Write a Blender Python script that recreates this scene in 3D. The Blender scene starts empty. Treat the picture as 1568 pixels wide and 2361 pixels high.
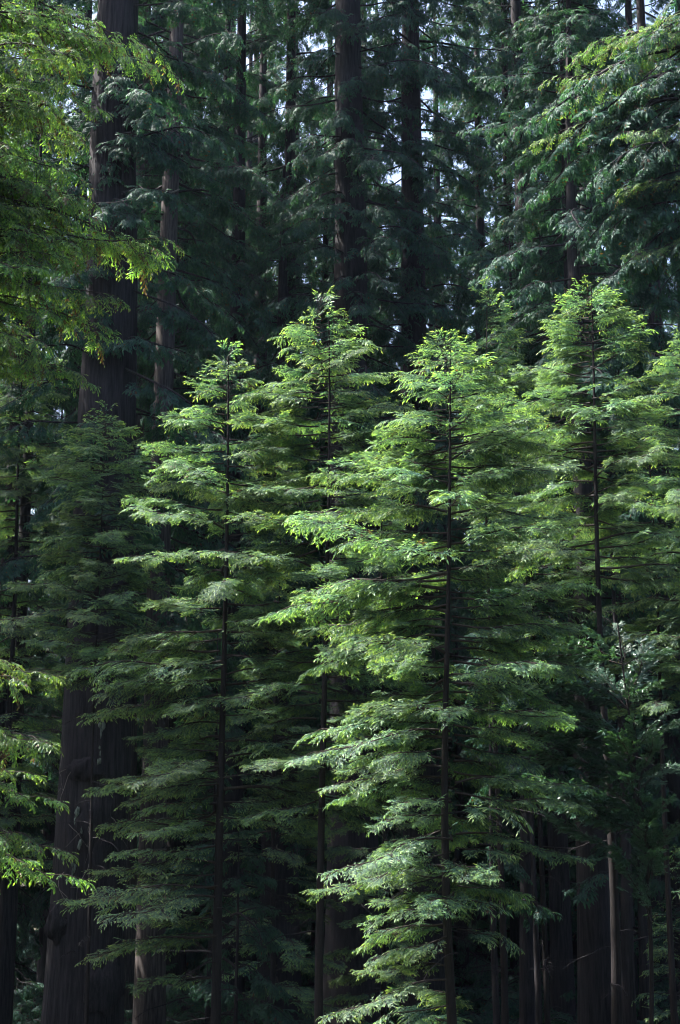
import bpy, math, random
import numpy as np
from mathutils import Vector, Matrix, noise

R = math.radians
rng = random.Random(7)
npr = np.random.default_rng(7)
scn = bpy.context.scene
COL = scn.collection
PI = math.pi

# ------------------------------------------------------------------ camera
PITCH = 11.0
VFOV = 40.0
cam_d = bpy.data.cameras.new('camera')
cam = bpy.data.objects.new('camera', cam_d)
COL.objects.link(cam)
cam.location = (0, 0, 0)
cam.rotation_euler = (R(90 + PITCH), 0, 0)
cam_d.sensor_fit = 'VERTICAL'
cam_d.sensor_height = 36.0
cam_d.lens = 18.0 / math.tan(R(VFOV / 2))
cam_d.clip_start = 0.1
cam_d.clip_end = 3000
cam_d.dof.use_dof = True
cam_d.dof.focus_distance = 41.0
cam_d.dof.aperture_fstop = 1.7
scn.camera = cam

# ------------------------------------------------------------------ light
SUN_EL, SUN_AZ = 57.0, 11.0           # azimuth: degrees behind the trees, from due left
sdir = Vector((-math.cos(R(SUN_EL)) * math.cos(R(SUN_AZ)), math.cos(R(SUN_EL)) * math.sin(R(SUN_AZ)), math.sin(R(SUN_EL))))
w = bpy.data.worlds.new('World')
scn.world = w
w.use_nodes = True
nt = w.node_tree
nt.nodes.clear()
wo = nt.nodes.new('ShaderNodeOutputWorld')
bg = nt.nodes.new('ShaderNodeBackground')
sk = nt.nodes.new('ShaderNodeTexSky')
sk.sky_type = 'NISHITA'
sk.sun_disc = False
sk.sun_elevation = R(SUN_EL)
sk.sun_rotation = math.atan2(sdir.x, sdir.y)
sk.air_density = 1.0
sk.dust_density = 6.0
sk.ozone_density = 3.5
bg.inputs['Strength'].default_value = 0.105
nt.links.new(sk.outputs[0], bg.inputs['Color'])
nt.links.new(bg.outputs[0], wo.inputs['Surface'])

sl = bpy.data.lights.new('sun', 'SUN')
so = bpy.data.objects.new('sun', sl)
COL.objects.link(so)
sl.energy = 5.0
sl.angle = R(0.5)
sl.color = (1.0, 0.97, 0.90)
so.rotation_euler = sdir.to_track_quat('Z', 'Y').to_euler()
so.location = (0, 0, 80)

scn.view_settings.view_transform = 'Standard'
scn.view_settings.look = 'None'
scn.view_settings.gamma = 1.0
scn.view_settings.use_curve_mapping = False
scn.view_settings.exposure = 2.3
cy = scn.cycles
cy.max_bounces = 6
cy.diffuse_bounces = 3
cy.glossy_bounces = 2
cy.transmission_bounces = 4
cy.use_denoising = True
cy.filter_width = 0.95
cy.caustics_reflective = False
cy.caustics_refractive = False

# ------------------------------------------------------------------ coordinates
F = 1180.5 / math.tan(R(VFOV / 2))
cP, sP = math.cos(R(PITCH)), math.sin(R(PITCH))


def at(px, py, Y):
    """world point at depth Y seen at that place of the photograph (1568 px wide)"""
    a = (px - 784) / F
    b = (1180.5 - py) / F
    yy = cP - sP * b
    zz = sP + cP * b
    return Vector((a, yy, zz)) * (Y / yy)


def ground_z(x, y):
    def seg(y0, z0, y1, z1):
        t = min(1, max(0, (y - y0) / (y1 - y0)))
        t = t * t * (3 - 2 * t)
        return z0 + (z1 - z0) * t
    if y < 28:
        z = seg(3, -1.7, 28, -8)
    elif y < 68:
        z = seg(28, -8, 68, -13)
    else:
        z = seg(88, -13, 260, 26)
    z += 0.35 * noise.noise(Vector((x * .12, y * .12, 3.1))) + 0.5 * max(0, (y - 60) / 60) * noise.noise(Vector((x * .05, y * .05, 9)))
    return z


# ------------------------------------------------------------------ materials
def new_mat(name):
    m = bpy.data.materials.new(name)
    m.use_nodes = True
    m.node_tree.nodes.clear()
    return m, m.node_tree.nodes, m.node_tree.links


def foliage_mat(name, old, new, rough=0.48, trans=0.45, tgain=1.5, spec=0.5, var=0.3):
    """two-sided leaves: glossy diffuse front, light passing through; the attribute 'age' is 1 on new growth"""
    m, N, L = new_mat(name)
    out = N.new('ShaderNodeOutputMaterial')
    at_ = N.new('ShaderNodeAttribute'); at_.attribute_name = 'age'
    tn = N.new('ShaderNodeAttribute'); tn.attribute_name = 'tone'
    oi = N.new('ShaderNodeObjectInfo')
    mix = N.new('ShaderNodeMix'); mix.data_type = 'RGBA'
    mix.inputs[6].default_value = (*old, 1)
    mix.inputs[7].default_value = (*new, 1)
    L.new(at_.outputs['Fac'], mix.inputs[0])
    dead = N.new('ShaderNodeMath'); dead.operation = 'GREATER_THAN'; dead.inputs[1].default_value = 1.5
    L.new(at_.outputs['Fac'], dead.inputs[0])
    mix2 = N.new('ShaderNodeMix'); mix2.data_type = 'RGBA'
    mix2.inputs[7].default_value = (0.062, 0.042, 0.024, 1)
    L.new(dead.outputs[0], mix2.inputs[0]); L.new(mix.outputs[2], mix2.inputs[6])
    add = N.new('ShaderNodeMath'); add.operation = 'ADD'
    L.new(tn.outputs['Fac'], add.inputs[0]); L.new(oi.outputs['Random'], add.inputs[1])
    mr = N.new('ShaderNodeMapRange')
    mr.inputs[1].default_value = 0; mr.inputs[2].default_value = 2
    mr.inputs[3].default_value = 1 - var; mr.inputs[4].default_value = 1 + var
    L.new(add.outputs[0], mr.inputs[0])
    hs = N.new('ShaderNodeHueSaturation')
    L.new(mix2.outputs[2], hs.inputs['Color']); L.new(mr.outputs[0], hs.inputs['Value'])
    hm = N.new('ShaderNodeMapRange')
    hm.inputs[3].default_value = 0.47; hm.inputs[4].default_value = 0.53
    hm.inputs[2].default_value = 2.0
    L.new(add.outputs[0], hm.inputs[0]); L.new(hm.outputs[0], hs.inputs['Hue'])
    p = N.new('ShaderNodeBsdfPrincipled')
    p.inputs['Roughness'].default_value = rough
    p.inputs['Specular IOR Level'].default_value = spec
    L.new(hs.outputs[0], p.inputs['Base Color'])
    t = N.new('ShaderNodeBsdfTranslucent')
    g = N.new('ShaderNodeMix'); g.data_type = 'RGBA'; g.blend_type = 'MULTIPLY'
    g.inputs[0].default_value = 1
    L.new(hs.outputs[0], g.inputs[6])
    g.inputs[7].default_value = (tgain * 1.25, tgain * 1.15, tgain * 0.45, 1)
    L.new(g.outputs[2], t.inputs['Color'])
    ms = N.new('ShaderNodeMixShader'); ms.inputs[0].default_value = trans
    L.new(p.outputs[0], ms.inputs[1]); L.new(t.outputs[0], ms.inputs[2])
    L.new(ms.outputs[0], out.inputs['Surface'])
    return m


def bark_mat(name, c0, c1, scale=1.0, bump=0.6, lichen=None):
    m, N, L = new_mat(name)
    out = N.new('ShaderNodeOutputMaterial')
    tc = N.new('ShaderNodeTexCoord')
    mp = N.new('ShaderNodeMapping')
    mp.inputs['Scale'].default_value = (7 * scale, 7 * scale, 0.55 * scale)
    L.new(tc.outputs['Object'], mp.inputs['Vector'])
    n1 = N.new('ShaderNodeTexNoise'); n1.inputs['Scale'].default_value = 1.6
    n1.inputs['Detail'].default_value = 6; n1.inputs['Roughness'].default_value = 0.65
    L.new(mp.outputs[0], n1.inputs['Vector'])
    r1 = N.new('ShaderNodeValToRGB')
    r1.color_ramp.elements[0].position = 0.35; r1.color_ramp.elements[0].color = (*c0, 1)
    r1.color_ramp.elements[1].position = 0.68; r1.color_ramp.elements[1].color = (*c1, 1)
    L.new(n1.outputs['Fac'], r1.inputs[0])
    col = r1.outputs[0]
    n2 = N.new('ShaderNodeTexNoise'); n2.inputs['Scale'].default_value = 0.45
    n2.inputs['Detail'].default_value = 4
    L.new(tc.outputs['Object'], n2.inputs['Vector'])
    r2 = N.new('ShaderNodeValToRGB')
    r2.color_ramp.elements[0].position = 0.3; r2.color_ramp.elements[0].color = (0.75, 0.72, 0.72, 1)
    r2.color_ramp.elements[1].position = 0.7; r2.color_ramp.elements[1].color = (1.15, 1.12, 1.12, 1)
    L.new(n2.outputs['Fac'], r2.inputs[0])
    mu = N.new('ShaderNodeMix'); mu.data_type = 'RGBA'; mu.blend_type = 'MULTIPLY'; mu.inputs[0].default_value = 1
    L.new(col, mu.inputs[6]); L.new(r2.outputs[0], mu.inputs[7])
    p = N.new('ShaderNodeBsdfPrincipled')
    p.inputs['Roughness'].default_value = 0.9
    p.inputs['Specular IOR Level'].default_value = 0.2
    L.new(mu.outputs[2], p.inputs['Base Color'])
    b = N.new('ShaderNodeBump'); b.inputs['Strength'].default_value = bump; b.inputs['Distance'].default_value = 0.06
    L.new(n1.outputs['Fac'], b.inputs['Height'])
    L.new(b.outputs[0], p.inputs['Normal'])
    L.new(p.outputs[0], out.inputs['Surface'])
    return m


M_NEEDLE = foliage_mat('redwood_needles', (0.031, 0.090, 0.082), (0.18, 0.30, 0.095))
M_SHADE = foliage_mat('shaded_redwood_needles', (0.015, 0.050, 0.046), (0.036, 0.105, 0.060), trans=0.42, rough=0.58, spec=0.28)  # darker copy of the redwood needles, with the old stand's shade in the colour
M_NEAR = foliage_mat('near_needles', (0.042, 0.112, 0.050), (0.18, 0.31, 0.06), trans=0.5)
M_BAY = foliage_mat('bay_leaves', (0.030, 0.085, 0.056), (0.06, 0.14, 0.07), rough=0.38, trans=0.3, spec=0.8)
M_FAR = foliage_mat('far_forest_needles', (0.045, 0.085, 0.045), (0.16, 0.24, 0.05), trans=0.4)
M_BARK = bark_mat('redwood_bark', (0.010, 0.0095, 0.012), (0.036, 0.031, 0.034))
M_GREY = bark_mat('grey_bark', (0.024, 0.021, 0.022), (0.10, 0.085, 0.08))  # lighter grey bark for the two trunks by the giant
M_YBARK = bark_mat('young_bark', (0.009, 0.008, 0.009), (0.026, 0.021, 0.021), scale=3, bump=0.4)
M_TWIG = bark_mat('twig_bark', (0.022, 0.018, 0.016), (0.055, 0.045, 0.04), scale=4, bump=0.1)
M_DEAD = bark_mat('dead_wood', (0.12, 0.105, 0.095), (0.26, 0.23, 0.20), scale=4, bump=0.1)
M_LICHEN = bark_mat('lichen', (0.07, 0.09, 0.075), (0.22, 0.26, 0.21), scale=2, bump=0.3)
M_BURL = bark_mat('burl_bark', (0.05, 0.038, 0.036), (0.15, 0.115, 0.105), scale=2.2, bump=0.9)


def ground_mat():
    m, N, L = new_mat('forest_floor')
    out = N.new('ShaderNodeOutputMaterial')
    tc = N.new('ShaderNodeTexCoord')
    n = N.new('ShaderNodeTexNoise'); n.inputs['Scale'].default_value = 0.9; n.inputs['Detail'].default_value = 8
    L.new(tc.outputs['Object'], n.inputs['Vector'])
    r = N.new('ShaderNodeValToRGB')
    r.color_ramp.elements[0].position = 0.35; r.color_ramp.elements[0].color = (0.035, 0.026, 0.018, 1)
    r.color_ramp.elements[1].position = 0.7; r.color_ramp.elements[1].color = (0.035, 0.055, 0.022, 1)
    L.new(n.outputs['Fac'], r.inputs[0])
    p = N.new('ShaderNodeBsdfPrincipled'); p.inputs['Roughness'].default_value = 0.95
    L.new(r.outputs[0], p.inputs['Base Color'])
    b = N.new('ShaderNodeBump'); b.inputs['Distance'].default_value = 0.1
    L.new(n.outputs['Fac'], b.inputs['Height']); L.new(b.outputs[0], p.inputs['Normal'])
    L.new(p.outputs[0], out.inputs['Surface'])
    return m


# ------------------------------------------------------------------ mesh helpers
class Geo:
    """triangles in numpy chunks with a material index, age and tone"""

    def __init__(s):
        s.v, s.f, s.mi, s.age, s.tone, s.n = [], [], [], [], [], 0

    def add(s, v, f, mi=0, age=0.0, tone=0.5):
        v = np.asarray(v, float).reshape(-1, 3); f = np.asarray(f, np.int64).reshape(-1, 3)
        s.v.append(v); s.f.append(f + s.n); s.n += len(v)
        s.mi.append(np.full(len(f), mi, np.int32) if np.isscalar(mi) else np.asarray(mi, np.int32))
        s.age.append(np.full(len(v), age, np.float32) if np.isscalar(age) else np.asarray(age, np.float32))
        s.tone.append(np.full(len(v), tone, np.float32) if np.isscalar(tone) else np.asarray(tone, np.float32))

    def arrays(s):
        return (np.concatenate(s.v), np.concatenate(s.f), np.concatenate(s.mi), np.concatenate(s.age), np.concatenate(s.tone))

    def mesh(s, name, mats, smooth=True):
        v, f, mi, age, tone = s.arrays()
        me = bpy.data.meshes.new(name)
        me.vertices.add(len(v)); me.loops.add(len(f) * 3); me.polygons.add(len(f))
        me.vertices.foreach_set('co', v.astype(np.float32).ravel())
        me.loops.foreach_set('vertex_index', f.astype(np.int32).ravel())
        me.polygons.foreach_set('loop_start', np.arange(0, len(f) * 3, 3, dtype=np.int32))
        me.polygons.foreach_set('material_index', mi)
        if smooth:
            me.polygons.foreach_set('use_smooth', np.ones(len(f), bool))
        for nm, a in (('age', age), ('tone', tone)):
            at_ = me.attributes.new(nm, 'FLOAT', 'POINT'); at_.data.foreach_set('value', a)
        for m in mats:
            me.materials.append(m)
        me.update(calc_edges=True)
        return me


def tube(geo, pts, radii, sides=6, mi=0):
    pts = [Vector(p) for p in pts]
    n = len(pts)
    V = []
    for i, p in enumerate(pts):
        d = (pts[min(i + 1, n - 1)] - pts[max(i - 1, 0)]).normalized()
        a = d.cross(Vector((0, 0, 1)))
        if a.length < 1e-3:
            a = d.cross(Vector((1, 0, 0)))
        a.normalize(); b = d.cross(a)
        for k in range(sides):
            t = 2 * PI * k / sides
            V.append(p + (a * math.cos(t) + b * math.sin(t)) * radii[i])
    Fc = []
    for i in range(n - 1):
        for k in range(sides):
            k2 = (k + 1) % sides
            q = (i * sides + k, i * sides + k2, (i + 1) * sides + k2, (i + 1) * sides + k)
            Fc += [(q[0], q[1], q[2]), (q[0], q[2], q[3])]
    geo.add([tuple(v) for v in V], Fc, mi)


class Sprays:
    def __init__(s):
        s.b, s.d, s.u, s.l, s.w, s.a, s.t = [], [], [], [], [], [], []

    def add(s, b, d, u, l, w, age, tone):
        s.b.append(b); s.d.append(d); s.u.append(u); s.l.append(l); s.w.append(w); s.a.append(age); s.t.append(tone)

    def flush(s, geo, mi=1, fold=0.30, simple=False):
        if not s.b:
            return
        b = np.array(s.b, float); d = np.array(s.d, float); u = np.array(s.u, float)
        l = np.array(s.l)[:, None]; w_ = np.array(s.w)[:, None]
        d /= np.linalg.norm(d, axis=1)[:, None]
        side = np.cross(d, u); side /= np.linalg.norm(side, axis=1)[:, None] + 1e-9
        up = np.cross(side, d)
        n = len(b)
        ml = b + d * l * .42 + side * w_ - up * w_ * fold
        mr = b + d * l * .42 - side * w_ - up * w_ * fold
        tip = b + d * l - up * l * .10
        idx = np.arange(n)[:, None]
        if simple:
            V = np.stack([b, ml, tip, mr], 1).reshape(-1, 3)
            Fc = np.concatenate([idx * 4 + [0, 1, 2], idx * 4 + [0, 2, 3]])
            k = 4
        else:
            m = b + d * l * .5 + up * w_ * .15
            V = np.stack([b, ml, m, mr, tip], 1).reshape(-1, 3)
            Fc = np.concatenate([idx * 5 + [0, 1, 2], idx * 5 + [0, 2, 3], idx * 5 + [1, 4, 2], idx * 5 + [2, 4, 3]])
            k = 5
        geo.add(V, Fc, mi, np.repeat(np.array(s.a), k), np.repeat(np.array(s.t), k))


def U(a, b):
    return rng.uniform(a, b)


# ------------------------------------------------------------------ bough templates (grow along +X, up = +Z)
def make_bough(L, droop=0.12, lift=0.10, wid=0.36, hang=0.35, step=0.07, leaf=0.105, lw=0.0135, limb=None, bare=0.12,
               newness=1.0, gaps=0.12, far=False):
    geo, sp = Geo(), Sprays()
    ph = U(0, 6.28)
    yaw = U(-.12, .12)

    def axis(t):
        x = L * t
        return Vector((x * (1 - .04 * t), L * (yaw * t * t + .018 * math.sin(5 * t + ph)), L * (lift * t - droop * t * t * 1.6) + L * .012 * math.sin(9 * t + ph)))
    n = 9
    r0 = limb or (0.008 + 0.0075 * L)
    tube(geo, [axis(i / n) for i in range(n + 1)], [r0 * (1 - .86 * i / n) for i in range(n + 1)], 5, 0)
    t = bare
    sd = 1
    while t < 1.0:
        sd = -sd
        dt = step / L * U(.7, 1.3)
        t += dt
        if t > 1:
            break
        if rng.random() < gaps:
            continue
        p = axis(t)
        tan = (axis(min(1, t + .02)) - axis(t - .02)).normalized()
        env = (min(1, (t - bare) / .22 + .25)) * (1 - t ** 3.2) ** .65
        sl_ = max(.10, L * wid * env * (U(.3, 1.35) + .35 * noise.noise(Vector((t * 6, sd * 3, ph * 5)))))
        ang = R(U(36, 74) - 20 * t) * sd
        dr = (Matrix.Rotation(ang, 3, 'Z') @ tan)
        dr.z += U(-.22, .24)
        dr.normalize()
        hg = hang * U(-.1, 1.7)
        curve = U(-.25, .05) * sd

        def sec(s, p=p, dr=dr, sl_=sl_, hg=hg, curve=curve, tan=tan):
            q = p + dr * (sl_ * s)
            q = q + tan * (sl_ * .16 * s * s)
            q.z -= sl_ * hg * s * s * .9
            return q
        if not far:
            tube(geo, [sec(0), sec(.5), sec(1)], [.0035 + .002 * sl_, .003, .0015], 3, 0)
        s = .12
        sd2 = 1
        tl0 = .05 + .24 * min(1, sl_)
        tone_b = rng.random()
        brown = rng.random() < .03 and not far
        while s < 1.0:
            s += (.052 if not far else .2) / max(sl_, .05) * U(.7, 1.3)
            if s > 1.02:
                break
            sd2 = -sd2
            q = sec(min(s, 1))
            tn = (sec(min(1, s + .05)) - sec(max(0, s - .05))).normalized()
            tl = tl0 * (1 - .65 * s) * U(.55, 1.2) + .04
            a2 = R(U(28, 68)) * sd2
            d2 = Matrix.Rotation(a2, 3, 'Z') @ tn
            d2.z += U(-.22, .18) - hang * .35 * s
            d2.normalize()
            edge = max(t ** 2.2, s ** 1.4)
            # sprays along this twig, both sides, and one at its tip
            k = 0.0
            sd3 = 1
            while k < tl:
                sd3 = -sd3
                pos = q + d2 * k
                pos.z -= (k * k) * .55 * (hang + .2)
                d3 = Matrix.Rotation(R(U(30, 50)) * sd3, 3, 'Z') @ d2
                d3.z += U(-.35, .2) - .15 * hang
                up = Vector((U(-.45, .45), U(-.45, .45), 1))
                ll = leaf * U(.6, 1.15) * (1 - .25 * k / max(tl, .01))
                pa = newness * (edge ** 1.5) * (.55 if k < tl * .6 else 1.0)
                age = min(1, max(0, pa * U(.4, 1.15) - .08)) if rng.random() < .88 else U(0, .3)
                if brown or rng.random() < .004:
                    age = 2.0
                ll *= 1 + .2 * age
                sp.add(pos, d3, up, ll, lw * (1 + .25 * age) * U(.75, 1.25) * (2.2 if far else 1), age, .5 * tone_b + .5 * rng.random())
                k += leaf * (.36 if not far else .8) * U(.8, 1.25)
            dt_ = d2.copy()
            dt_.z -= .25 * hang + U(0, .25) * edge
            pos = q + d2 * tl
            pos.z -= tl * tl * .55 * (hang + .2)
            big = 1 + .3 * edge * newness
            sp.add(pos, dt_, Vector((U(-.4, .4), U(-.4, .4), 1)), leaf * U(.8, 1.2) * big, lw * (2.2 if far else 1.15) * big,
                   min(1, newness * (.25 + .85 * edge) * U(.5, 1.1)), .5 * tone_b + .5 * rng.random())
    sp.flush(geo, 1, simple=far)
    return geo


def make_dead(L):
    geo = Geo()
    ph = U(0, 6)

    def ax(t):
        return Vector((L * t, L * .05 * math.sin(4 * t + ph), L * (.08 * t - .38 * t * t) + L * .015 * math.sin(11 * t + ph)))
    tube(geo, [ax(i / 10) for i in range(11)], [.035 * (1 - .85 * i / 10) + .004 for i in range(11)], 5)
    for k in range(14):
        t = U(.15, .97)
        p = ax(t)
        d = Vector((U(.3, 1), U(-1, 1), U(-.9, .25))).normalized() * L * U(.08, .28) * (1.1 - t * .6)
        q = p + d * .5 + Vector((0, 0, U(-.05, .05)))
        tube(geo, [p, q, p + d + Vector((0, 0, U(-.12, 0)))], [.010, .007, .003], 3)
        for j in range(2):
            e = q + Vector((U(-.2, .5), U(-.5, .5), U(-.5, .1))) * L * .12
            tube(geo, [q, e], [.005, .002], 3)
    return geo


def make_bay(L):
    geo, sp = Geo(), Sprays()
    ph = U(0, 6)

    def ax(t):
        return Vector((L * t, L * .06 * math.sin(4 * t + ph), L * (.12 * t - .16 * t * t) + L * .02 * math.sin(7 * t + ph)))
    tube(geo, [ax(i / 8) for i in range(9)], [.014 * (1 - .85 * i / 8) + .002 for i in range(9)], 5, 0)
    for k in range(int(36 * L / 1.8)):
        t = U(.15, 1)
        p = ax(t)
        sd = 1 if rng.random() < .5 else -1
        d = Vector((U(.5, 1), sd * U(.3, 1), U(-.3, .35))).normalized()
        ll = L * U(.12, .34) * (1.15 - .6 * t)
        tube(geo, [p, p + d * ll * .5, p + d * ll - Vector((0, 0, ll * .15))], [.005, .004, .002], 3, 0)
        tb = rng.random()
        for j in range(int(10 + ll * 44)):
            s = U(.15, 1.02)
            q = p + d * ll * s - Vector((0, 0, ll * .15 * s * s))
            e = Vector((d.x + U(-.7, .7), d.y + U(-.9, .9), U(-.75, .35)))
            sp.add(q, e, Vector((U(-.7, .7), U(-.7, .7), 1)), U(.085, .14), U(.013, .02), U(0, .8) ** 2, .5 * tb + .5 * rng.random())
    sp.flush(geo, 1, fold=.12)
    return geo


def make_limb(L, nsub, sub, droop=.22, lift=.1, r0=None, start=.28, spread=1.0, fall=.3, tilt=.35, rolls=.4):
    """a long crooked limb that carries many small sprayed boughs"""
    geo = Geo()
    ph, ph2 = U(0, 6.28), U(0, 6.28)

    def ax(t):
        return Vector((L * t, L * (.05 * math.sin(4 * t + ph) + .02 * math.sin(10 * t + ph2)) - L * .05 * math.sin(ph), L * (lift * t - droop * 1.5 * t * t + .025 * math.sin(7 * t + ph2)) - L * .025 * math.sin(ph2)))
    r0 = r0 or .014 + .010 * L
    tube(geo, [ax(i / 12) for i in range(13)], [r0 * (1 - .9 * i / 12) + .003 for i in range(13)], 5, 0)
    sd = 1
    for i in range(nsub):
        t = start + (1 - start) * (i + U(.1, .9)) / nsub
        sd = -sd
        p = ax(t)
        tan = ax(min(1, t + .03)) - ax(t - .03)
        a0 = math.atan2(tan.y, tan.x)
        v, f, mi, age, tone = rng.choice(sub)
        sc = U(.55, 1.15) * (1 - .35 * t)
        az = a0 + sd * U(.25, 1.25) * spread
        M = bough_matrix(p, az, -U(-.4, 1.6) * tilt - fall * (.4 + t), sc, U(-rolls, rolls))
        A = np.array(M)
        geo.add(v @ A[:3, :3].T + A[:3, 3], f, mi, age, tone)
    v, f, mi, age, tone = rng.choice(sub)
    tan = ax(1) - ax(.94)
    A = np.array(bough_matrix(ax(1), math.atan2(tan.y, tan.x), -fall * 1.2, U(.5, .8), 0))
    geo.add(v @ A[:3, :3].T + A[:3, 3], f, mi, age, tone)
    return geo


def bough_matrix(p, az, pitch, scale, roll=0.0):
    return (Matrix.Translation(p) @ Matrix.Rotation(az, 4, 'Z') @ Matrix.Rotation(-pitch, 4, 'Y') @ Matrix.Rotation(roll, 4, 'X')
            @ Matrix.Diagonal((scale, scale * rng.choice((-1, 1)), scale, 1)))


YOUNG = {}
for L_ in (0.55, 1.0, 1.7, 2.6, 3.6):
    for k in range(5):
        if L_ < 2:
            g = make_bough(L_, droop=U(.03, .12), lift=U(.04, .14), wid=U(.36, .48), hang=U(.15, .35), leaf=.105)
        else:
            sub = [make_bough(U(.42, .9), droop=U(-.02, .14), lift=U(.0, .16), wid=U(.38, .54), hang=U(.04, .28), leaf=.105).arrays() for q in range(5)]
            g = make_limb(L_ * .85, int(6 + 8 * L_), sub, droop=U(.03, .12), lift=U(.06, .14), r0=.010 + .006 * L_, start=.16, spread=.85, fall=U(-.05, .09), tilt=.24, rolls=.45)
        YOUNG.setdefault(L_, []).append(g.mesh('bough', [M_TWIG, M_NEEDLE]))
SUBS = [make_bough(U(.9, 1.4), droop=U(.06, .2), lift=U(-.02, .1), wid=U(.32, .46), hang=U(.25, .55), leaf=.185, lw=.031, step=.10, newness=.7, gaps=.28).arrays() for q in range(8)]
OLD = {}
for L_ in (1.2, 2.2, 3.4, 4.8, 6.4):
    for k in range(5):
        g = make_limb(L_ * .85, int(4 + 3.6 * L_), SUBS, droop=U(.12, .34), lift=U(-.05, .2), start=U(.16, .3), fall=U(.1, .4))
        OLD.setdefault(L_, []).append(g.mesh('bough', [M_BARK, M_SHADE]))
SUBN = [make_bough(U(.6, 1.0), droop=U(.05, .18), lift=U(0, .1), wid=U(.34, .48), hang=U(.2, .5), step=.06, leaf=.078, lw=.0135, newness=1.0, gaps=.15).arrays() for q in range(8)]
NEAR = {}
for L_ in (1.2, 2.2, 3.4, 5.0, 6.6):
    for k in range(5):
        g = make_limb(L_ * .88, int(4 + 5.5 * L_), SUBN, droop=U(.02, .16), lift=U(.0, .15), r0=.012 + .005 * L_, start=U(.2, .35), fall=U(-.05, .22), spread=1.2)
        NEAR.setdefault(L_, []).append(g.mesh('bough', [M_TWIG, M_NEAR]))
DEAD = [make_dead(U(2.2, 3)).mesh('dead_branch', [M_BARK]) for k in range(4)]
BAY = [make_bay(1.8).mesh('branch', [M_TWIG, M_BAY]) for k in range(5)]


# ------------------------------------------------------------------ object helpers
def thing(name, loc, label, cat, group=None):
    o = bpy.data.objects.new(name, None)
    COL.objects.link(o)
    o.location = loc
    o.empty_display_size = .5
    o['label'] = label
    o['category'] = cat
    if group:
        o['group'] = group
    return o


def part(name, me, parent, mtx=None, label=None):
    o = bpy.data.objects.new(name, me)
    COL.objects.link(o)
    o.parent = parent
    if mtx is not None:
        o.matrix_local = mtx
    if label:
        o['label'] = label
    return o


def trunk_radius(r, H, z, flare, taper=.85):
    t = max(0, min(1, z / H))
    return max(.006, r * (1 - taper * t ** 1.1) + r * flare * math.exp(-z / (2.2 + r)))


def trunk_mesh(r, H, mat, flare=.35, seg=20, rings=40, ridge=.04, bend=0.15, seed=0, taper=.9):
    """tapered trunk with vertical bark ridges, slight bends and a flared foot, starting below the ground"""
    geo = Geo()
    zs = [(-1.2 + (H + 1.2) * (i / rings) ** (1.25 if H > 25 else 1.0)) for i in range(rings + 1)]
    V = []
    for z in zs:
        rr = trunk_radius(r, H, z, flare, taper)
        cx = bend * noise.noise(Vector((z * .07, seed, 1.3))) - bend * noise.noise(Vector((0, seed, 1.3)))
        cy_ = bend * noise.noise(Vector((z * .07, seed, 7.7))) - bend * noise.noise(Vector((0, seed, 7.7)))
        for k in range(seg):
            a = 2 * PI * k / seg
            c, s = math.cos(a), math.sin(a)
            k_ = noise.noise(Vector((c * 3.1 * (seg / 20), s * 3.1 * (seg / 20), z * .05 + seed))) * ridge
            k_ += noise.noise(Vector((c * 1.2, s * 1.2, z * .16 + seed * 2))) * ridge * .9
            fl = noise.noise(Vector((c * 1.8, s * 1.8, seed))) * math.exp(-max(z, 0) / 2.5) * flare * .5
            q = rr * (1 + k_ + fl)
            V.append((cx + q * c, cy_ + q * s, z))
    Fc = []
    for i in range(rings):
        for k in range(seg):
            k2 = (k + 1) % seg
            a, b, c, d = i * seg + k, i * seg + k2, (i + 1) * seg + k2, (i + 1) * seg + k
            Fc += [(a, b, c), (a, c, d)]
    geo.add(V, Fc, 0)
    return geo.mesh('trunk', [mat])


def pick(lib, L):
    key = min(lib, key=lambda k: abs(math.log(k / L)))
    return rng.choice(lib[key]), L / key


def cam_facing(az, p):
    """cosine of the angle between a bough and the direction from the tree to the camera"""
    d = Vector((-p.x, -p.y, 0)).normalized()
    return d.x * math.cos(az) + d.y * math.sin(az)


def add_boughs(root, lib, H, r, z0, n, lmax, ztop=None, prof=None, up_top=.42, pitch0=.0, face=.35, flare=.1, azbias=None, prune=-.38, low_side=None):
    """n boughs up the trunk from z0, in a spiral with chance in it"""
    seed = root.location.x * 3.7
    ztop = ztop or H * .985
    az = U(0, 6.28)
    for i in range(n):
        u = (i + U(-.4, .4)) / n
        u = min(max(u, 0), 1)
        z = z0 + (ztop - z0) * (1 - (1 - u) ** 1.45)
        az += 2.4 + U(-.5, .5)
        for tries in range(4):
            if cam_facing(az, root.location) > .68 and rng.random() > (face if low_side is None or z > .42 * H else .8):
                az += U(.6, 2)
            elif azbias is not None and math.cos(az - azbias) < U(-1.6, .6):
                az += U(.6, 2)
            else:
                break
        h = H - z
        nz = noise.noise(Vector((math.cos(az) * 1.1 + seed, math.sin(az) * 1.1, z * .45)))
        if nz < prune:
            continue
        if low_side is not None and z < .5 * H and math.cos(az - low_side) < .05:
            nz -= 2.2 * (1 - z / (.5 * H))
            if nz < -1.0:
                continue
        L = lmax * max(.3, 1 + .55 * nz) * (prof(h, z) if prof else 1) * U(.6, 1.15)
        L = min(max(L, .35), .3 + .8 * h)
        rr = trunk_radius(r, H, z, flare)
        t = h / H
        pitch = up_top * math.exp(-h / 3.0) + pitch0 - .20 * t + U(-.12, .12)
        p = Vector((rr * .7 * math.cos(az), rr * .7 * math.sin(az), z))
        me, sc = pick(lib, L)
        part('bough', me, root, bough_matrix(p, az, pitch, sc, U(-.15, .15)))


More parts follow.
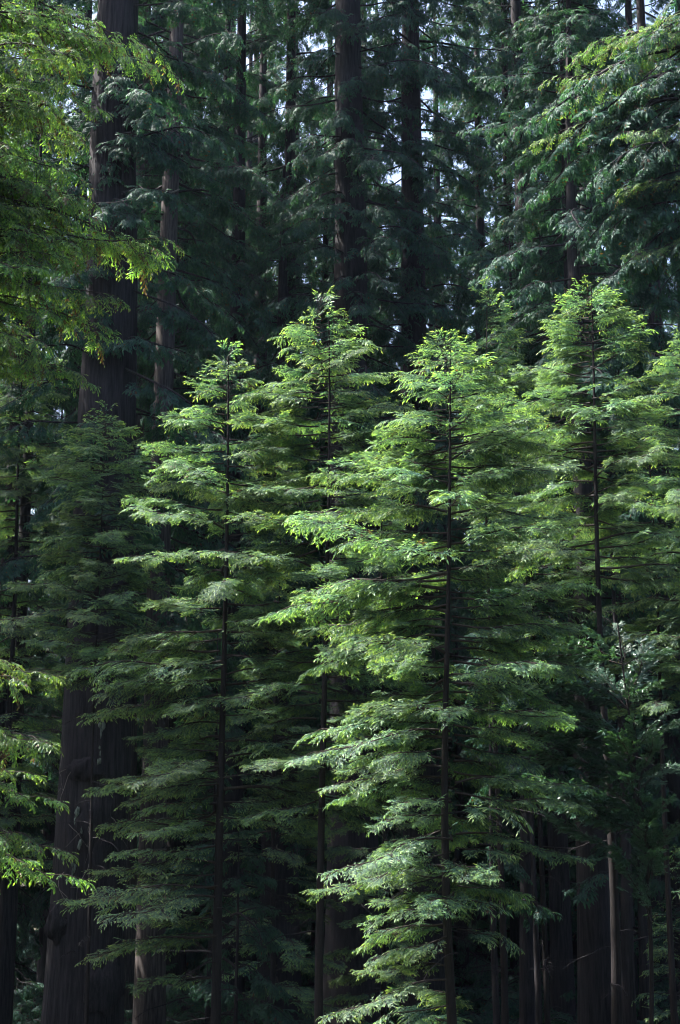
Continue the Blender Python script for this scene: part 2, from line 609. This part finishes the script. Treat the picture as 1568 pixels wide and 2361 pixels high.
def bough_to(root, lib, tip, drop=.0, scale_bias=1.05, name='bough', label=None, me=None, ref=None, roll=None):
    """one bough from the trunk's axis to a given tip in the world"""
    b = Vector((0, 0, tip.z + drop - root.location.z))
    d = tip - (root.location + b)
    L = d.length * scale_bias
    if me is None:
        me, sc = pick(lib, L)
    else:
        sc = L / ref
    az = math.atan2(d.y, d.x)
    pitch = math.asin(max(-1, min(1, d.z / d.length)))
    return part(name, me, root, bough_matrix(b, az, pitch, sc, U(-.15, .15) if roll is None else roll), label)


# ------------------------------------------------------------------ ground
def build_ground():
    xs = np.linspace(-260, 260, 105)
    ys = np.concatenate([np.linspace(-200, 20, 24), np.linspace(23, 120, 60), np.linspace(125, 415, 30)])
    V = [(x, y, ground_z(x, y)) for y in ys for x in xs]
    nx = len(xs)
    Fc = []
    for j in range(len(ys) - 1):
        for i in range(nx - 1):
            a = j * nx + i
            Fc += [(a, a + 1, a + nx + 1), (a, a + nx + 1, a + nx)]
    g = Geo(); g.add(V, Fc)
    o = bpy.data.objects.new('ground', g.mesh('ground', [ground_mat()]))
    COL.objects.link(o)
    o['kind'] = 'structure'


build_ground()


# ------------------------------------------------------------------ trees
def young_profile(k):
    return lambda h, z: 1 - math.exp(-h / k)


def young_tree(px, py, Y, top_py, width_px, label, lmax, n, low_py, name='young_redwood', k=2.6, face=.2, low_side=None, group='young redwoods in the clearing', lower=1.0, **kw):
    p = at(px, py, Y)
    top = at(px, top_py, Y).z - .35
    gz = ground_z(p.x, Y)
    H = top - gz
    z0 = max(.8, at(px, low_py, Y).z - gz)
    r = width_px / F * Y / 2 * 1.15
    root = thing(name, (p.x, Y, gz), label, 'tree', group)
    part('trunk', trunk_mesh(r, H, M_YBARK, .15, 12, 24, .03, .35, seed=px), root)

    def prof(h, z):
        v = 1 - math.exp(-h / k)
        return v * (1 if h < H * .55 else 1 - (1 - lower) * (h / H - .55) / .45)
    add_boughs(root, YOUNG, H, r, z0, n, lmax, prof=prof, face=face, low_side=low_side, **kw)
    for i in range(12):
        z = U(.12, .62) * H
        az = U(0, 6.28)
        part('dead_branch', rng.choice(DEAD), root, bough_matrix(Vector((0, 0, z)), az, U(-.1, .3), U(.3, .7)))
    for i in range(6):                                   # the leader and the soft shoots round it
        me, sc = pick(YOUNG, U(.45, .7))
        part('bough', me, root, bough_matrix(Vector((0, 0, H - .12 * i - .1)), U(0, 6.28), U(.7, 1.3), sc))
    return root, H, r


def tall_tree(px, py, Y, width_px, label, H, n, lmax, z0, mat=None, face=.25, name='tall_redwood', group='old redwoods behind the young trees', flare=.35, seg=22, dead=8, ridge=.05, dz=None, **kw):
    p = at(px, py, Y)
    gz = ground_z(p.x, Y)
    r_here = width_px / F * (Y / (cP - sP * (1180.5 - py) / F)) / 2
    zh = p.z - gz
    r = r_here / max(.2, (1 - .85 * (zh / H) ** 1.1))
    root = thing(name, (p.x, Y, gz), label, 'tree', group)
    part('trunk', trunk_mesh(r, H, mat or M_BARK, flare, seg, 60, ridge, .25, seed=px * 1.7 + Y), root)
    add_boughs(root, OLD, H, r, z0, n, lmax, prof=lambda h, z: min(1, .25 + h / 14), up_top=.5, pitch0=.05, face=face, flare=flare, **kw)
    lo, hi = dz or (4, max(6, z0 + 10))
    for i in range(dead):
        z = U(lo, hi)
        az = U(0, 6.28)
        rr = trunk_radius(r, H, z, flare)
        part('dead_branch', rng.choice(DEAD), root, bough_matrix(Vector((rr * .8 * math.cos(az), rr * .8 * math.sin(az), z)), az, U(-.1, .35), U(.6, 1.5)))
    return root, H, r


# the young trees in the light
treeB, HB, rB = young_tree(1033, 1100, 38, 752, 20, 'brightest young redwood in front with a full skirt of boughs down to the frame bottom', 4.2, 185, 2420, k=2.6, face=.2, lower=.62, low_side=PI * .95)
treeA, HA, rA = young_tree(737, 900, 44, 668, 18, 'slender young redwood with pointed lit top in front of the thick central trunk', 3.9, 122, 1880, k=3.0, face=.15, lower=.5)
treeC, HC, rC = young_tree(1362, 850, 46, 635, 22, 'broad-topped young redwood on the right with yellow-green crown and bare lower trunk', 3.8, 100, 1330, k=1.5, face=.2)
treeD, HD, rD = young_tree(520, 1000, 45, 800, 21, 'green young redwood between the giant trunk and the slender pointed tree', 4.4, 100, 1900, k=2.8, face=.12, lower=.8)
treeE, HE, rE = young_tree(243, 950, 50, 925, 9, 'dusky blue-green young redwood directly in front of the giant left trunk', 3.1, 110, 1560, k=2.2, face=.4, lower=.7)
treeG, HG, rG = young_tree(1130, 800, 54, 648, 15, 'dull green young redwood top showing between the two bright trees on the right', 2.7, 75, 1300, k=3.0, face=.5)
treeF, HF, rF = young_tree(1512, 1400, 52, 940, 14, 'thin-stemmed shaded young redwood near the right edge', 3.0, 60, 1620, k=3, face=.4)
bough_to(treeD, YOUNG, at(192, 2072, 43.5), .3, 1.0, roll=-.25)
bough_to(treeD, YOUNG, at(235, 2110, 42.5), .3, 1.0, roll=-.2)
for px, py in ((205, 1835), (228, 1795), (262, 1850), (335, 1740), (352, 1775), (190, 2005), (125, 2075), (255, 1985), (300, 1920), (375, 1650), (228, 1590), (150, 1560), (212, 1500), (168, 2205),
               (252, 2180), (300, 2040), (280, 1700), (340, 2120), (300, 2270)):
    bough_to(treeD, YOUNG, at(px, py, 45 + U(-2.5, 2)), U(.1, .6), 1.0)

young_tree(45, 1000, 61, 740, 18, 'dark green redwood filling the left edge beside the giant trunk', 3.8, 120, 2000, k=3, face=.6)
young_tree(1592, 1000, 50, 750, 18, 'lit redwood at the right edge, its stem just outside the picture', 3.2, 80, 1550, k=2.4, face=.5)
young_tree(1560, 2150, 57, 1960, 8, 'low leafy sapling in the bottom right corner', 2.0, 45, 2500, k=1.2, face=.6)
young_tree(640, 1500, 57, 1180, 13, 'shaded thin redwood in the gap behind the slender pointed tree', 3.0, 80, 2300, k=3, face=.5)
young_tree(880, 1500, 60, 1000, 13, 'shaded redwood in the dark gap between the two brightest trees', 3.2, 90, 2300, k=3, face=.5)
young_tree(1240, 1500, 58, 950, 13, 'dim redwood in the dark gap left of the broad-topped tree', 3.2, 65, 1520, k=3, face=.5)

# the old trees
treeT1, H1, r1 = tall_tree(237, 900, 56, 128, 'giant redwood trunk on the left with burls, lichen and a flared foot', 90, 90, 4.6, 21, flare=.12, seg=96, dead=4, ridge=.06, ztop=52)
tall_tree(386, 700, 66, 43, 'old redwood with grey bark just right of the giant trunk', 90, 280, 5.8, 17, mat=M_GREY, seg=32, dead=22, dz=(8, 30))
tall_tree(320, 600, 74, 44, 'pale-barked redwood half hidden behind the giant left trunk', 88, 230, 5.6, 20, mat=M_GREY, seg=28)
treeT3, _h, _r = tall_tree(811, 450, 70, 72, 'thick dark redwood trunk rising behind the slender pointed young tree', 92, 285, 5.4, 17, seg=36, dead=10, face=.55)
treeT4, _h, _r = tall_tree(957, 500, 74, 54, 'tall dark redwood to the right of the thickest central trunk', 90, 280, 5.4, 17, seg=32, dead=14, face=.55)
tall_tree(1317, 400, 60, 26, 'slim dark redwood trunk above the broad yellow-green crown', 52, 170, 4.6, 17, seg=20)
tall_tree(1195, 400, 90, 36, 'greyish redwood trunk with bright sky gaps on both sides', 84, 190, 5.0, 20, seg=24)
tall_tree(1105, 450, 96, 22, 'thin far redwood trunk beside the largest sky gap', 80, 160, 5.0, 20, seg=18)
tall_tree(1282, 580, 92, 34, 'far redwood trunk just left of the slim dark one', 80, 170, 5.0, 20, seg=18)
tall_tree(1350, 2000, 62, 52, 'stoutest black trunk of the shaded stand at lower right', 50, 80, 4.0, 22, seg=28, dead=5, flare=.12)
tall_tree(1287, 1900, 76, 45, 'dark trunk left of the stoutest one in the lower right stand', 46, 70, 4.0, 21, seg=24, dead=5, flare=.15)
tall_tree(1205, 1900, 66, 30, 'dark trunk at the left end of the lower right stand', 40, 60, 3.6, 20, seg=20, dead=5, flare=.15)
tall_tree(1240, 2200, 58, 14, 'thin reddish stem between two dark trunks at lower right', 22, 30, 2.2, 12, seg=12, dead=6, flare=.1)
tall_tree(1441, 1900, 78, 26, 'dim trunk right behind the bare trunk of the broad-topped tree', 44, 60, 4.0, 20, seg=18, dead=5, flare=.15)
tall_tree(1505, 1850, 82, 34, 'dim broad trunk near the right edge behind the bay leaves', 46, 60, 4.0, 20, seg=20, dead=5, flare=.2)
tall_tree(1482, 2250, 70, 22, 'shaded trunk low in the right corner of the stand', 36, 50, 3.6, 16, seg=16, dead=5, flare=.2)
tall_tree(645, 2200, 80, 88, 'wide shadowed trunk low between the two young trees on the left', 50, 60, 4.5, 26, seg=36, dead=6)
tall_tree(968, 2250, 84, 66, 'wide dark trunk behind the lowest boughs of the brightest tree', 48, 50, 4.5, 26, seg=28, dead=4)
tall_tree(8, 2200, 64, 44, 'dark trunk cut off by the left frame edge at the bottom', 46, 80, 4.0, 18, seg=22, dead=5, flare=.2)
tall_tree(18, 1400, 78, 34, 'dim trunk at the left edge behind the hanging near boughs', 50, 100, 4.4, 14, seg=20, dead=6)
tall_tree(100, 2250, 90, 22, 'narrow far trunk left of the foot of the giant tree', 40, 80, 4.0, 8, seg=16, dead=4)
for px, py, Y, wpx, H, lab in ((485, 1900, 60, 9, 20, 'pole-thin stem close left of the young tree with the bare lower trunk'),
                               (1143, 2050, 56, 13, 21, 'thin straight stem right of the brightest tree'),
                               (541, 2250, 50, 8, 10, 'thinnest leaning sapling beside the bare trunk at bottom left'),
                               (1420, 1500, 58, 14, 24, 'slim stem behind the broad-topped tree and its bare trunk')):
    tall_tree(px, py, Y, wpx, lab, H, 22, 2.2, H * .35, name='sapling', group='thin understorey stems', seg=10, dead=10, flare=.1, dz=(2, H * .8))

def veil(root, spots, dy0, dy1, n=1):
    for px, py in spots:
        for k in range(n):
            bough_to(root, OLD, at(px + U(-25, 25), py + U(-15, 15), root.location.y - U(dy0, dy1)), U(.2, 1.0), 1.0)


veil(treeT1, [(200, 270), (300, 300), (380, 270), (250, 340), (350, 360), (420, 330), (230, 390), (310, 400), (260, 110), (330, 60), (210, 30), (390, 140), (300, 190)], 1.5, 4.5)
veil(treeT1, [(150, 420), (190, 520), (160, 620), (215, 690), (170, 740), (240, 760), (190, 960), (230, 1010), (180, 1080), (250, 1130), (200, 1180), (280, 1220), (160, 1250), (230, 1300), (320, 1350), (190, 1370)], 1.2, 3.0, 1)
veil(treeT3, [(700, 280), (760, 250), (830, 300), (720, 200), (880, 330), (800, 150), (860, 180), (690, 420), (760, 430), (850, 400), (740, 620), (820, 650), (700, 560), (640, 330), (620, 470),
              (880, 480), (600, 400), (740, 30), (850, 40)], 1.5, 4.5)
veil(treeT4, [(900, 280), (970, 300), (1030, 330), (940, 390), (1000, 400), (900, 110), (980, 90), (1040, 130), (920, 480), (990, 520), (930, 620), (1000, 640), (1050, 560), (880, 590), (960, 20)], 1.5, 4.5)

# ------------------------------------------------------------------ far forest and undergrowth: masses past telling apart
def scatter_object(name, label, cat, base, pts, kinds, mat_note=None):
    """one object: the mesh BASE (trunks; may be None) and, by geometry nodes, a bough of KINDS on each of PTS (x, y, z, rx, ry, rz, scale, kind)"""
    P = np.array(pts, np.float32)
    if base is not None:
        v, f, mi, age, tone = base.arrays()
    else:
        v, f, mi = np.zeros((0, 3)), np.zeros((0, 3), int), np.zeros(0, np.int32)
    nv = len(v)
    me = bpy.data.meshes.new(name)
    me.vertices.add(nv + len(P)); me.loops.add(len(f) * 3); me.polygons.add(len(f))
    me.vertices.foreach_set('co', np.concatenate([v, P[:, :3]]).astype(np.float32).ravel())
    if len(f):
        me.loops.foreach_set('vertex_index', f.astype(np.int32).ravel())
        me.polygons.foreach_set('loop_start', np.arange(0, len(f) * 3, 3, dtype=np.int32))
        me.polygons.foreach_set('use_smooth', np.ones(len(f), bool))
    z = np.zeros((nv, 8), np.float32)
    A = np.concatenate([z, P])
    a = me.attributes.new('rot', 'FLOAT_VECTOR', 'POINT'); a.data.foreach_set('vector', np.ascontiguousarray(A[:, 3:6]).ravel())
    a = me.attributes.new('size', 'FLOAT', 'POINT'); a.data.foreach_set('value', np.ascontiguousarray(A[:, 6]))
    a = me.attributes.new('sort', 'INT', 'POINT'); a.data.foreach_set('value', A[:, 7].astype(np.int32))
    a = me.attributes.new('place', 'BOOLEAN', 'POINT'); a.data.foreach_set('value', np.arange(nv + len(P)) >= nv)
    me.materials.append(M_BARK)
    me.update(calc_edges=True)
    o = bpy.data.objects.new(name, me)
    COL.objects.link(o)
    kc = bpy.data.collections.new(name + '_boughs')
    for k, m in enumerate(kinds):
        kc.objects.link(bpy.data.objects.new('%s_bough_%02d' % (name, k), m))
    ng = bpy.data.node_groups.new(name + '_nodes', 'GeometryNodeTree')
    ng.interface.new_socket('Geometry', in_out='INPUT', socket_type='NodeSocketGeometry')
    ng.interface.new_socket('Geometry', in_out='OUTPUT', socket_type='NodeSocketGeometry')
    N, L = ng.nodes, ng.links
    gi, go = N.new('NodeGroupInput'), N.new('NodeGroupOutput')
    ci = N.new('GeometryNodeCollectionInfo')
    ci.inputs['Collection'].default_value = kc
    ci.inputs['Separate Children'].default_value = True
    ci.inputs['Reset Children'].default_value = True

    def attr(nm, ty):
        n = N.new('GeometryNodeInputNamedAttribute'); n.data_type = ty; n.inputs['Name'].default_value = nm
        return next(q for q in n.outputs if q.enabled and q.name == 'Attribute')
    ip = N.new('GeometryNodeInstanceOnPoints')
    ip.inputs['Pick Instance'].default_value = True
    er = N.new('FunctionNodeEulerToRotation')
    L.new(attr('rot', 'FLOAT_VECTOR'), er.inputs[0])
    L.new(gi.outputs[0], ip.inputs['Points'])
    L.new(attr('place', 'BOOLEAN'), ip.inputs['Selection'])
    L.new(ci.outputs[0], ip.inputs['Instance'])
    L.new(attr('sort', 'INT'), ip.inputs['Instance Index'])
    L.new(er.outputs[0], ip.inputs['Rotation'])
    L.new(attr('size', 'FLOAT'), ip.inputs['Scale'])
    jn = N.new('GeometryNodeJoinGeometry')
    L.new(gi.outputs[0], jn.inputs[0]); L.new(ip.outputs[0], jn.inputs[0])
    L.new(jn.outputs[0], go.inputs[0])
    md = o.modifiers.new('boughs', 'NODES'); md.node_group = ng
    o['kind'] = 'stuff'
    o['label'] = label
    o['category'] = cat
    return o


def far_forest():
    g, pts = Geo(), []
    kinds, lens = [], []
    for L_ in (3.4, 4.8):
        for m in OLD[L_]:
            kinds.append(m); lens.append(L_)

    def tree(x, y, H, n, lm, z0, r):
        gz = ground_z(x, y)
        sides = 9
        V, Fc = [], []
        for i in range(9):
            z = -1 + (H + 1) * i / 8
            rr = r * (1 - .9 * i / 8) * (1.25 if i == 0 else 1)
            V += [(x + rr * math.cos(2 * PI * k / sides), y + rr * math.sin(2 * PI * k / sides), gz + z) for k in range(sides)]
        for i in range(8):
            for k in range(sides):
                k2 = (k + 1) % sides
                a, b, c, d = i * sides + k, i * sides + k2, (i + 1) * sides + k2, (i + 1) * sides + k
                Fc += [(a, b, c), (a, c, d)]
        g.add(V, Fc, 0)
        for i in range(n):
            z = z0 + (H * .98 - z0) * (i + rng.random()) / n
            h = H - z
            L = lm * min(1, .2 + h / 10) * U(.55, 1.1)
            k = rng.randrange(len(kinds))
            e = (Matrix.Rotation(U(0, 6.28), 3, 'Z') @ Matrix.Rotation(-(U(-.25, .2) + .5 * math.exp(-h / 4)), 3, 'Y') @ Matrix.Rotation(U(-.2, .2), 3, 'X')).to_euler()
            pts.append((x, y, gz + z, e.x, e.y, e.z, L / lens[k], k))

    # rows of trees across the view; the tops leave the sky open where the photograph does
    for row, (y, dx, hh) in enumerate(((87, 4.4, 30), (96, 4.6, 42), (108, 4.8, 56), (124, 5.2, 66), (142, 6, 76), (164, 6.5, 92))):
        half = y * .31
        x = -half
        while x < half:
            xx = x + U(-2, 2)
            yy = y + U(-4, 4)
            px = 784 + xx / yy * F
            H = hh * U(.75, 1.2)
            if 880 < px < 1300:
                H *= .68 if row < 3 else .84
            elif px < 900 and row > 0:
                H *= 1.3
            tree(xx, yy, H, int(34 + H * 1.1), U(4.0, 5.8), H * U(.02, .12), .3 + H * .009)
            x += dx * U(.75, 1.25)
    # unseen wood round the clearing, left, right and behind, added to block sky light
    for i in range(34):
        a = R(-200 + 220 * (i + .5) / 34)
        rr = U(27, 33) if i % 2 else U(35, 42)
        tree(rr * math.cos(a), 26 + rr * 1.55 * math.sin(a), U(42, 50) * (.8 if math.cos(a) < -.5 else 1) * (.45 if 9 < i < 24 else 1), 80, 6.0, 3, .8)
    for x, y in ((-23, 52.5), (-25, 48), (-23.5, 57.5), (-22, 55.5), (-24, 61), (-30, 64), (8.6, 104), (-26, 74), (-22, 69), (-34, 50), (-36, 60), (-16, 84), (-12, 92), (-17, 100), (-6.5, 80), (-9, 84), (-3, 82), (-4.5, 90), (-1, 95), (-8, 97), (-32, 78), (-22, 80), (-20, 88), (-29, 90), (26, 62), (30, 72), (34, 56), (27, 82), (24, 90), (32, 92), (15, 84), (19.5, 88), (12.5, 92), (18.5, 77), (22, 70)):  # unseen left trees here are added to shade the old and young redwoods
        tree(x + U(-1, 1), y + U(-1, 1), (46 if y == 48 else 60 if 53.5 < y < 60 and x > -25 else U(51, 54)) if y < 66 else U(76, 86), 100, 5.6, 38 if (x, y) in ((-23, 52.5), (-25, 48)) else 5, .8)  # left stand's heights and crown bases are shaped to steer the sun
    scatter_object('far_forest', 'dim mass of redwoods far behind the trunks, with unseen shading trees round the clearing', 'forest', g, pts, kinds)


far_forest()


def undergrowth():
    pts = []
    kinds = OLD[1.2] + OLD[2.2]
    for i in range(3200):
        y = 60 + 56 * rng.random() ** 1.1
        x = U(-.30, .30) * y
        if y < 69 and x < 4:
            continue
        if noise.noise(Vector((x * .15, y * .15, 4))) < -.25:
            continue
        z = ground_z(x, y) + U(.1, 3.4) * (.5 + .5 * rng.random())
        e = (Matrix.Rotation(U(0, 6.28), 3, 'Z') @ Matrix.Rotation(-U(-.3, .6), 3, 'Y') @ Matrix.Rotation(U(-.4, .4), 3, 'X')).to_euler()
        pts.append((x, y, z, e.x, e.y, e.z, U(.5, 1.2), rng.randrange(len(kinds))))
    scatter_object('undergrowth', 'dark undergrowth round the feet of the trunks', 'undergrowth', None, pts, kinds)


undergrowth()

# ------------------------------------------------------------------ near tree at the left edge, its boughs hang into the picture
def near_left():
    Y = 25
    x0 = -8.6
    gz = ground_z(x0, Y)
    root = thing('near_redwood', (x0, Y, gz), 'nearest redwood whose yellow-green boughs hang in at the left edge', 'tree')
    H = 34
    part('trunk', trunk_mesh(.42, H, M_BARK, .3, 24, 40, .05, .2, seed=3), root)
    for px, py, dy, drop in ((300, 90, 0, 1.0), (240, 150, -1.5, .8), (330, 150, 1, .9), (200, 60, 1.5, .6), (270, 190, .5, .9), (445, 215, 1.5, 1.3), (420, 170, 2.2, 1.2),
                             (150, 220, -2, .7), (180, 130, -1, .5), (100, 90, -2, .4), (130, 300, 1, .9), (215, 330, 2, 1.0), (170, 260, 1.8, 1),
                             (210, 430, 1.0, .9), (235, 490, 0, .9), (120, 400, -1, .6), (265, 560, 1.2, 1.0), (240, 620, -.5, .8), (150, 560, -1.4, .6),
                             (430, 640, 1.4, .9), (400, 600, 2.2, .9), (320, 690, .6, .8), (290, 770, 1.2, .8), (245, 830, .2, .8), (130, 690, -1, .5), (120, 760, -1.6, .5),
                             (100, 640, -.8, .5), (60, 480, -1, .5), (60, 840, 0, .6), (350, 560, 2.5, .6), (70, 200, -2.2, .3), (60, 330, -1.8, .4)):
        bough_to(root, NEAR, at(px, py, Y + dy), drop, 1.0)
    for px, py, dy, drop in ((105, 1500, 0, .12), (70, 1545, -1, .1), (135, 1690, .5, .15), (110, 1650, -.8, .1), (70, 1740, .6, .1),
                             (122, 1790, .2, .12), (145, 1900, 0, .2), (172, 1965, .6, .22), (100, 1940, -.8, .15)):
        bough_to(root, NEAR, at(px, py, Y + dy), drop, 1.0)
    for i in range(34):
        py = U(20, 830)
        bough_to(root, NEAR, at(U(-60, 235) - 60 * math.sin(py / 90), py, Y + U(-2.5, 2.5)), U(.3, 1.0), 1.0)
    # the rest of its crown, above and away from the view
    for i in range(18):
        z = U(25, 33.5)
        az = U(-1.2, 5.2)
        me, sc = pick(NEAR, min(3.6, .6 + (H - z) * .5) * U(.7, 1.1))
        part('bough', me, root, bough_matrix(Vector((0, 0, z)), az, U(-.1, .3), sc))


near_left()


def near_right():
    Y = 47
    x0 = 13.4
    gz = ground_z(x0, Y)
    root = thing('hanging_redwood', (x0, Y, gz), 'redwood outside the right edge with long drooping olive boughs at the upper right', 'tree')
    H = 38
    part('trunk', trunk_mesh(.45, H, M_BARK, .3, 24, 40, .05, .2, seed=5), root)
    for px, py, dy, drop in ((1110, 250, 2, 1.6), (1150, 300, 1, 1.6), (1200, 250, 3, 1.2), (1180, 360, 2, 1.4), (1250, 420, 1, 1.2), (1300, 300, 0, 1.0), (1350, 200, 1, .9), (1290, 470, 2, 1.2),
                             (1330, 520, 0, 1.1), (1400, 440, -1, .9), (1440, 520, 0, .9), (1380, 580, 1, 1.0), (1460, 620, 0, .8), (1500, 560, -1, .7), (1350, 120, 2, .8), (1420, 60, 0, .7),
                             (1460, 150, -1, .6), (1400, 330, -1, .8), (1500, 250, 0, .6), (1480, 380, 1, .7), (1290, 140, 3, .9), (1500, 120, 1, .5), (1450, 280, 1.5, .7), (1330, 360, -1, 1)):
        bough_to(root, OLD if rng.random() < .5 else NEAR, at(px, py, Y + dy), drop, 1.0)
        bough_to(root, OLD if rng.random() < .45 else NEAR, at(px + U(-30, 160), py + U(-60, 80), Y + dy + U(-1, 1)), drop, 1.0)
    for i in range(40):
        z = U(22, 37)
        az = U(-1.4, 1.4)
        me, sc = pick(OLD, min(4, .8 + (H - z) * .5) * U(.7, 1.1))
        part('bough', me, root, bough_matrix(Vector((0, 0, z)), az, U(-.1, .3), sc))


near_right()


# ------------------------------------------------------------------ bay tree with glossy leaves at lower right
def bay_tree():
    Y = 42.5
    p = at(1465, 1900, Y)
    gz = ground_z(p.x, Y)
    root = thing('bay_tree', (p.x, Y, gz), 'slender bay tree with small glossy leaves glinting before the dark lower right trunks', 'tree')
    top = at(1440, 1440, Y).z - gz
    g = Geo()
    pts = [Vector((.35 * math.sin(i * .35), .2 * math.sin(i * .5), -.5 + (top + .5) * i / 12)) for i in range(13)]
    tube(g, pts, [.075 * (1 - .8 * i / 12) + .008 for i in range(13)], 8)
    part('trunk', g.mesh('trunk', [M_YBARK]), root)
    spots = [(1225, 1500), (1300, 1470), (1360, 1450), (1430, 1440), (1480, 1480), (1540, 1500), (1340, 1520), (1400, 1550), (1250, 1570), (1310, 1600), (1460, 1560), (1520, 1570),
             (1200, 1640), (1190, 1690), (1260, 1660), (1350, 1670), (1470, 1650), (1540, 1640), (1565, 1660), (1250, 1830), (1300, 1790), (1330, 1850), (1370, 1880), (1280, 1880), (1410, 1800),
             (1450, 1870), (1500, 1900), (1540, 1840), (1430, 1960), (1470, 1990), (1390, 1720), (1545, 1760), (1260, 1790), (1230, 1540), (1290, 1540), (1380, 1610), (1210, 1590), (1280, 1640), (1330, 1720), (1300, 1690), (1420, 1700), (1500, 1700), (1240, 1720), (1350, 1800), (1460, 1790), (1520, 1960), (1560, 1900), (1310, 1830), (1270, 1850)]
    for px, py in spots:
        tip = at(px, py, Y + U(-1.6, 1.4))
        drop = U(-.9, -.2)
        b = Vector((0, 0, max(2, min(top, tip.z + drop - gz))))
        i = int((b.z + .5) / (top + .5) * 12)
        b = pts[max(0, min(12, i))].copy()
        d = tip - root.location - b
        L = d.length * 1.03
        part('branch', rng.choice(BAY), root, bough_matrix(b, math.atan2(d.y, d.x), math.asin(max(-1, min(1, d.z / d.length))), max(.4, L / 1.8) , U(-.3, .3)))


bay_tree()
print('objects', len(bpy.data.objects))


# ------------------------------------------------------------------ what grows on the giant's foot: burls, lichen, a hollow, hanging twigs
def on_trunk(px, py, root=None):
    """point on the giant's bark that is seen there, in the tree's own space, and the outward direction"""
    root = treeT1
    for it in range(6):
        Y = root.location.y - 1.2 if it == 0 else Y2
        p = at(px, py, Y)
        r = trunk_radius(r1, H1, p.z - root.location.z, .12) * 1.02
        dx = max(-r * .96, min(r * .96, p.x - root.location.x))
        Y2 = root.location.y - math.sqrt(r * r - dx * dx)
    n = Vector((dx, Y2 - root.location.y, 0)).normalized()
    return Vector((root.location.x + dx, Y2, p.z)) - root.location, n


def blob(c, n, rx, rz, depth, seed, nu=22, nv=14):
    """a knobbly swelling pressed on the trunk"""
    g = Geo()
    t = Vector((0, 0, 1)).cross(n).normalized()
    V = []
    for j in range(nv + 1):
        ph = PI * j / nv
        for i in range(nu):
            th = 2 * PI * i / nu
            a, b, d = math.sin(ph) * math.cos(th), math.cos(ph), math.sin(ph) * math.sin(th)
            k = 1 + .42 * noise.noise(Vector((a * 2.1 + seed, b * 1.4, d * 2.1))) + .26 * noise.noise(Vector((a * 5 + seed, b * 5, d * 5)))
            V.append(tuple(c + t * (a * rx * k) + Vector((0, 0, b * rz * k)) + n * (d * depth * k)))
    Fc = []
    for j in range(nv):
        for i in range(nu):
            i2 = (i + 1) % nu
            a, b, c_, d = j * nu + i, j * nu + i2, (j + 1) * nu + i2, (j + 1) * nu + i
            Fc += [(a, c_, b), (a, d, c_)]
    g.add(V, Fc)
    return g


def giant_details():
    for px, py, rx, rz, dep in ((195, 1775, .7, .45, .30), (235, 1890, .8, 1.3, .30), (128, 2125, .5, .7, .45), (240, 2280, .8, 1.0, .32)):
        c, n = on_trunk(px, py)
        part('burl', blob(c - n * .16, n, rx, rz, dep, px * .37).mesh('burl', [M_BARK]), treeT1)
    for px, py, rx, rz in ((233, 1672, .10, .42), (178, 1885, .12, .30), (184, 1930, .09, .28), (172, 1990, .05, .35), (228, 1745, .05, .22)):
        for k in range(5):
            c, n = on_trunk(px + U(-5, 5), py + U(-22, 22))
            part('lichen_patch', blob(c + n * .05, n, rx * U(.3, .75), rz * U(.25, .6), .08, px * .71 + k, 12, 10).mesh('lichen_patch', [M_LICHEN]), treeT1)
    spots = [(145, 1740), (165, 1780), (205, 1900), (150, 2010), (250, 1880), (160, 1900), (205, 1990), (270, 2240)]
    for px, py in spots:
        c, n = on_trunk(px, py)
        g = Geo()
        q = c + n * .05
        d = Vector((U(-.7, .7), 0, U(-1, -.2))) + n * U(.2, .6)
        pts = [q]
        for k in range(7):
            d = d * .8 + Vector((U(-.5, .5), U(-.15, .15), -.25))
            q = q + d.normalized() * U(.16, .3)
            pts.append(q)
        tube(g, pts, [.011 - .0012 * k for k in range(8)], 4)
        e = pts[3]
        tube(g, [e, e + Vector((U(-.4, .4), -.1, U(-.3, .2))), e + Vector((U(-.6, .6), -.15, U(-.6, 0)))], [.009, .007, .004], 3)
        part('hanging_twig', g.mesh('hanging_twig', [M_DEAD]), treeT1)


giant_details()


def pale_branch():
    """the bare pale branch that crosses before the giant's upper trunk"""
    a, b = at(412, 436, 50), at(226, 466, 48)
    root = treeD
    g = Geo()
    pts = []
    for i in range(13):
        t = i / 12
        px = 414 - 192 * t
        py = 436 + 30 * (1 - (1 - t) ** 2.2) + 2.5 * math.sin(9 * t)
        pts.append(at(px, py, 55.2 - 4 * t) - treeT1.location)
    base = Vector((0.6, 0, pts[0].z - 1.2))
    tube(g, [base] + pts, [.03] + [.026 - .0014 * i for i in range(13)], 5)
    part('dead_branch', g.mesh('dead_branch', [M_DEAD]), treeT1, label='pale bare branch crossing the giant trunk high up')


pale_branch()


# ------------------------------------------------------------------ the air between the trees
def haze():
    bpy_v = [(x, y, z) for z in (-16, 110) for y in (-210, 420) for x in (-265, 265)]
    f = [(0, 2, 3, 1), (4, 5, 7, 6), (0, 1, 5, 4), (2, 6, 7, 3), (0, 4, 6, 2), (1, 3, 7, 5)]
    me = bpy.data.meshes.new('haze'); me.from_pydata(bpy_v, [], f); me.update()
    o = bpy.data.objects.new('haze', me); COL.objects.link(o)
    o['kind'] = 'stuff'
    m = bpy.data.materials.new('haze'); m.use_nodes = True
    N, L = m.node_tree.nodes, m.node_tree.links
    N.clear()
    out = N.new('ShaderNodeOutputMaterial')
    v = N.new('ShaderNodeVolumePrincipled')
    v.inputs['Color'].default_value = (0.55, 0.72, 1.0, 1)
    v.inputs['Density'].default_value = 0.00005
    v.inputs['Anisotropy'].default_value = 0.2
    L.new(v.outputs[0], out.inputs['Volume'])
    me.materials.append(m)


haze()
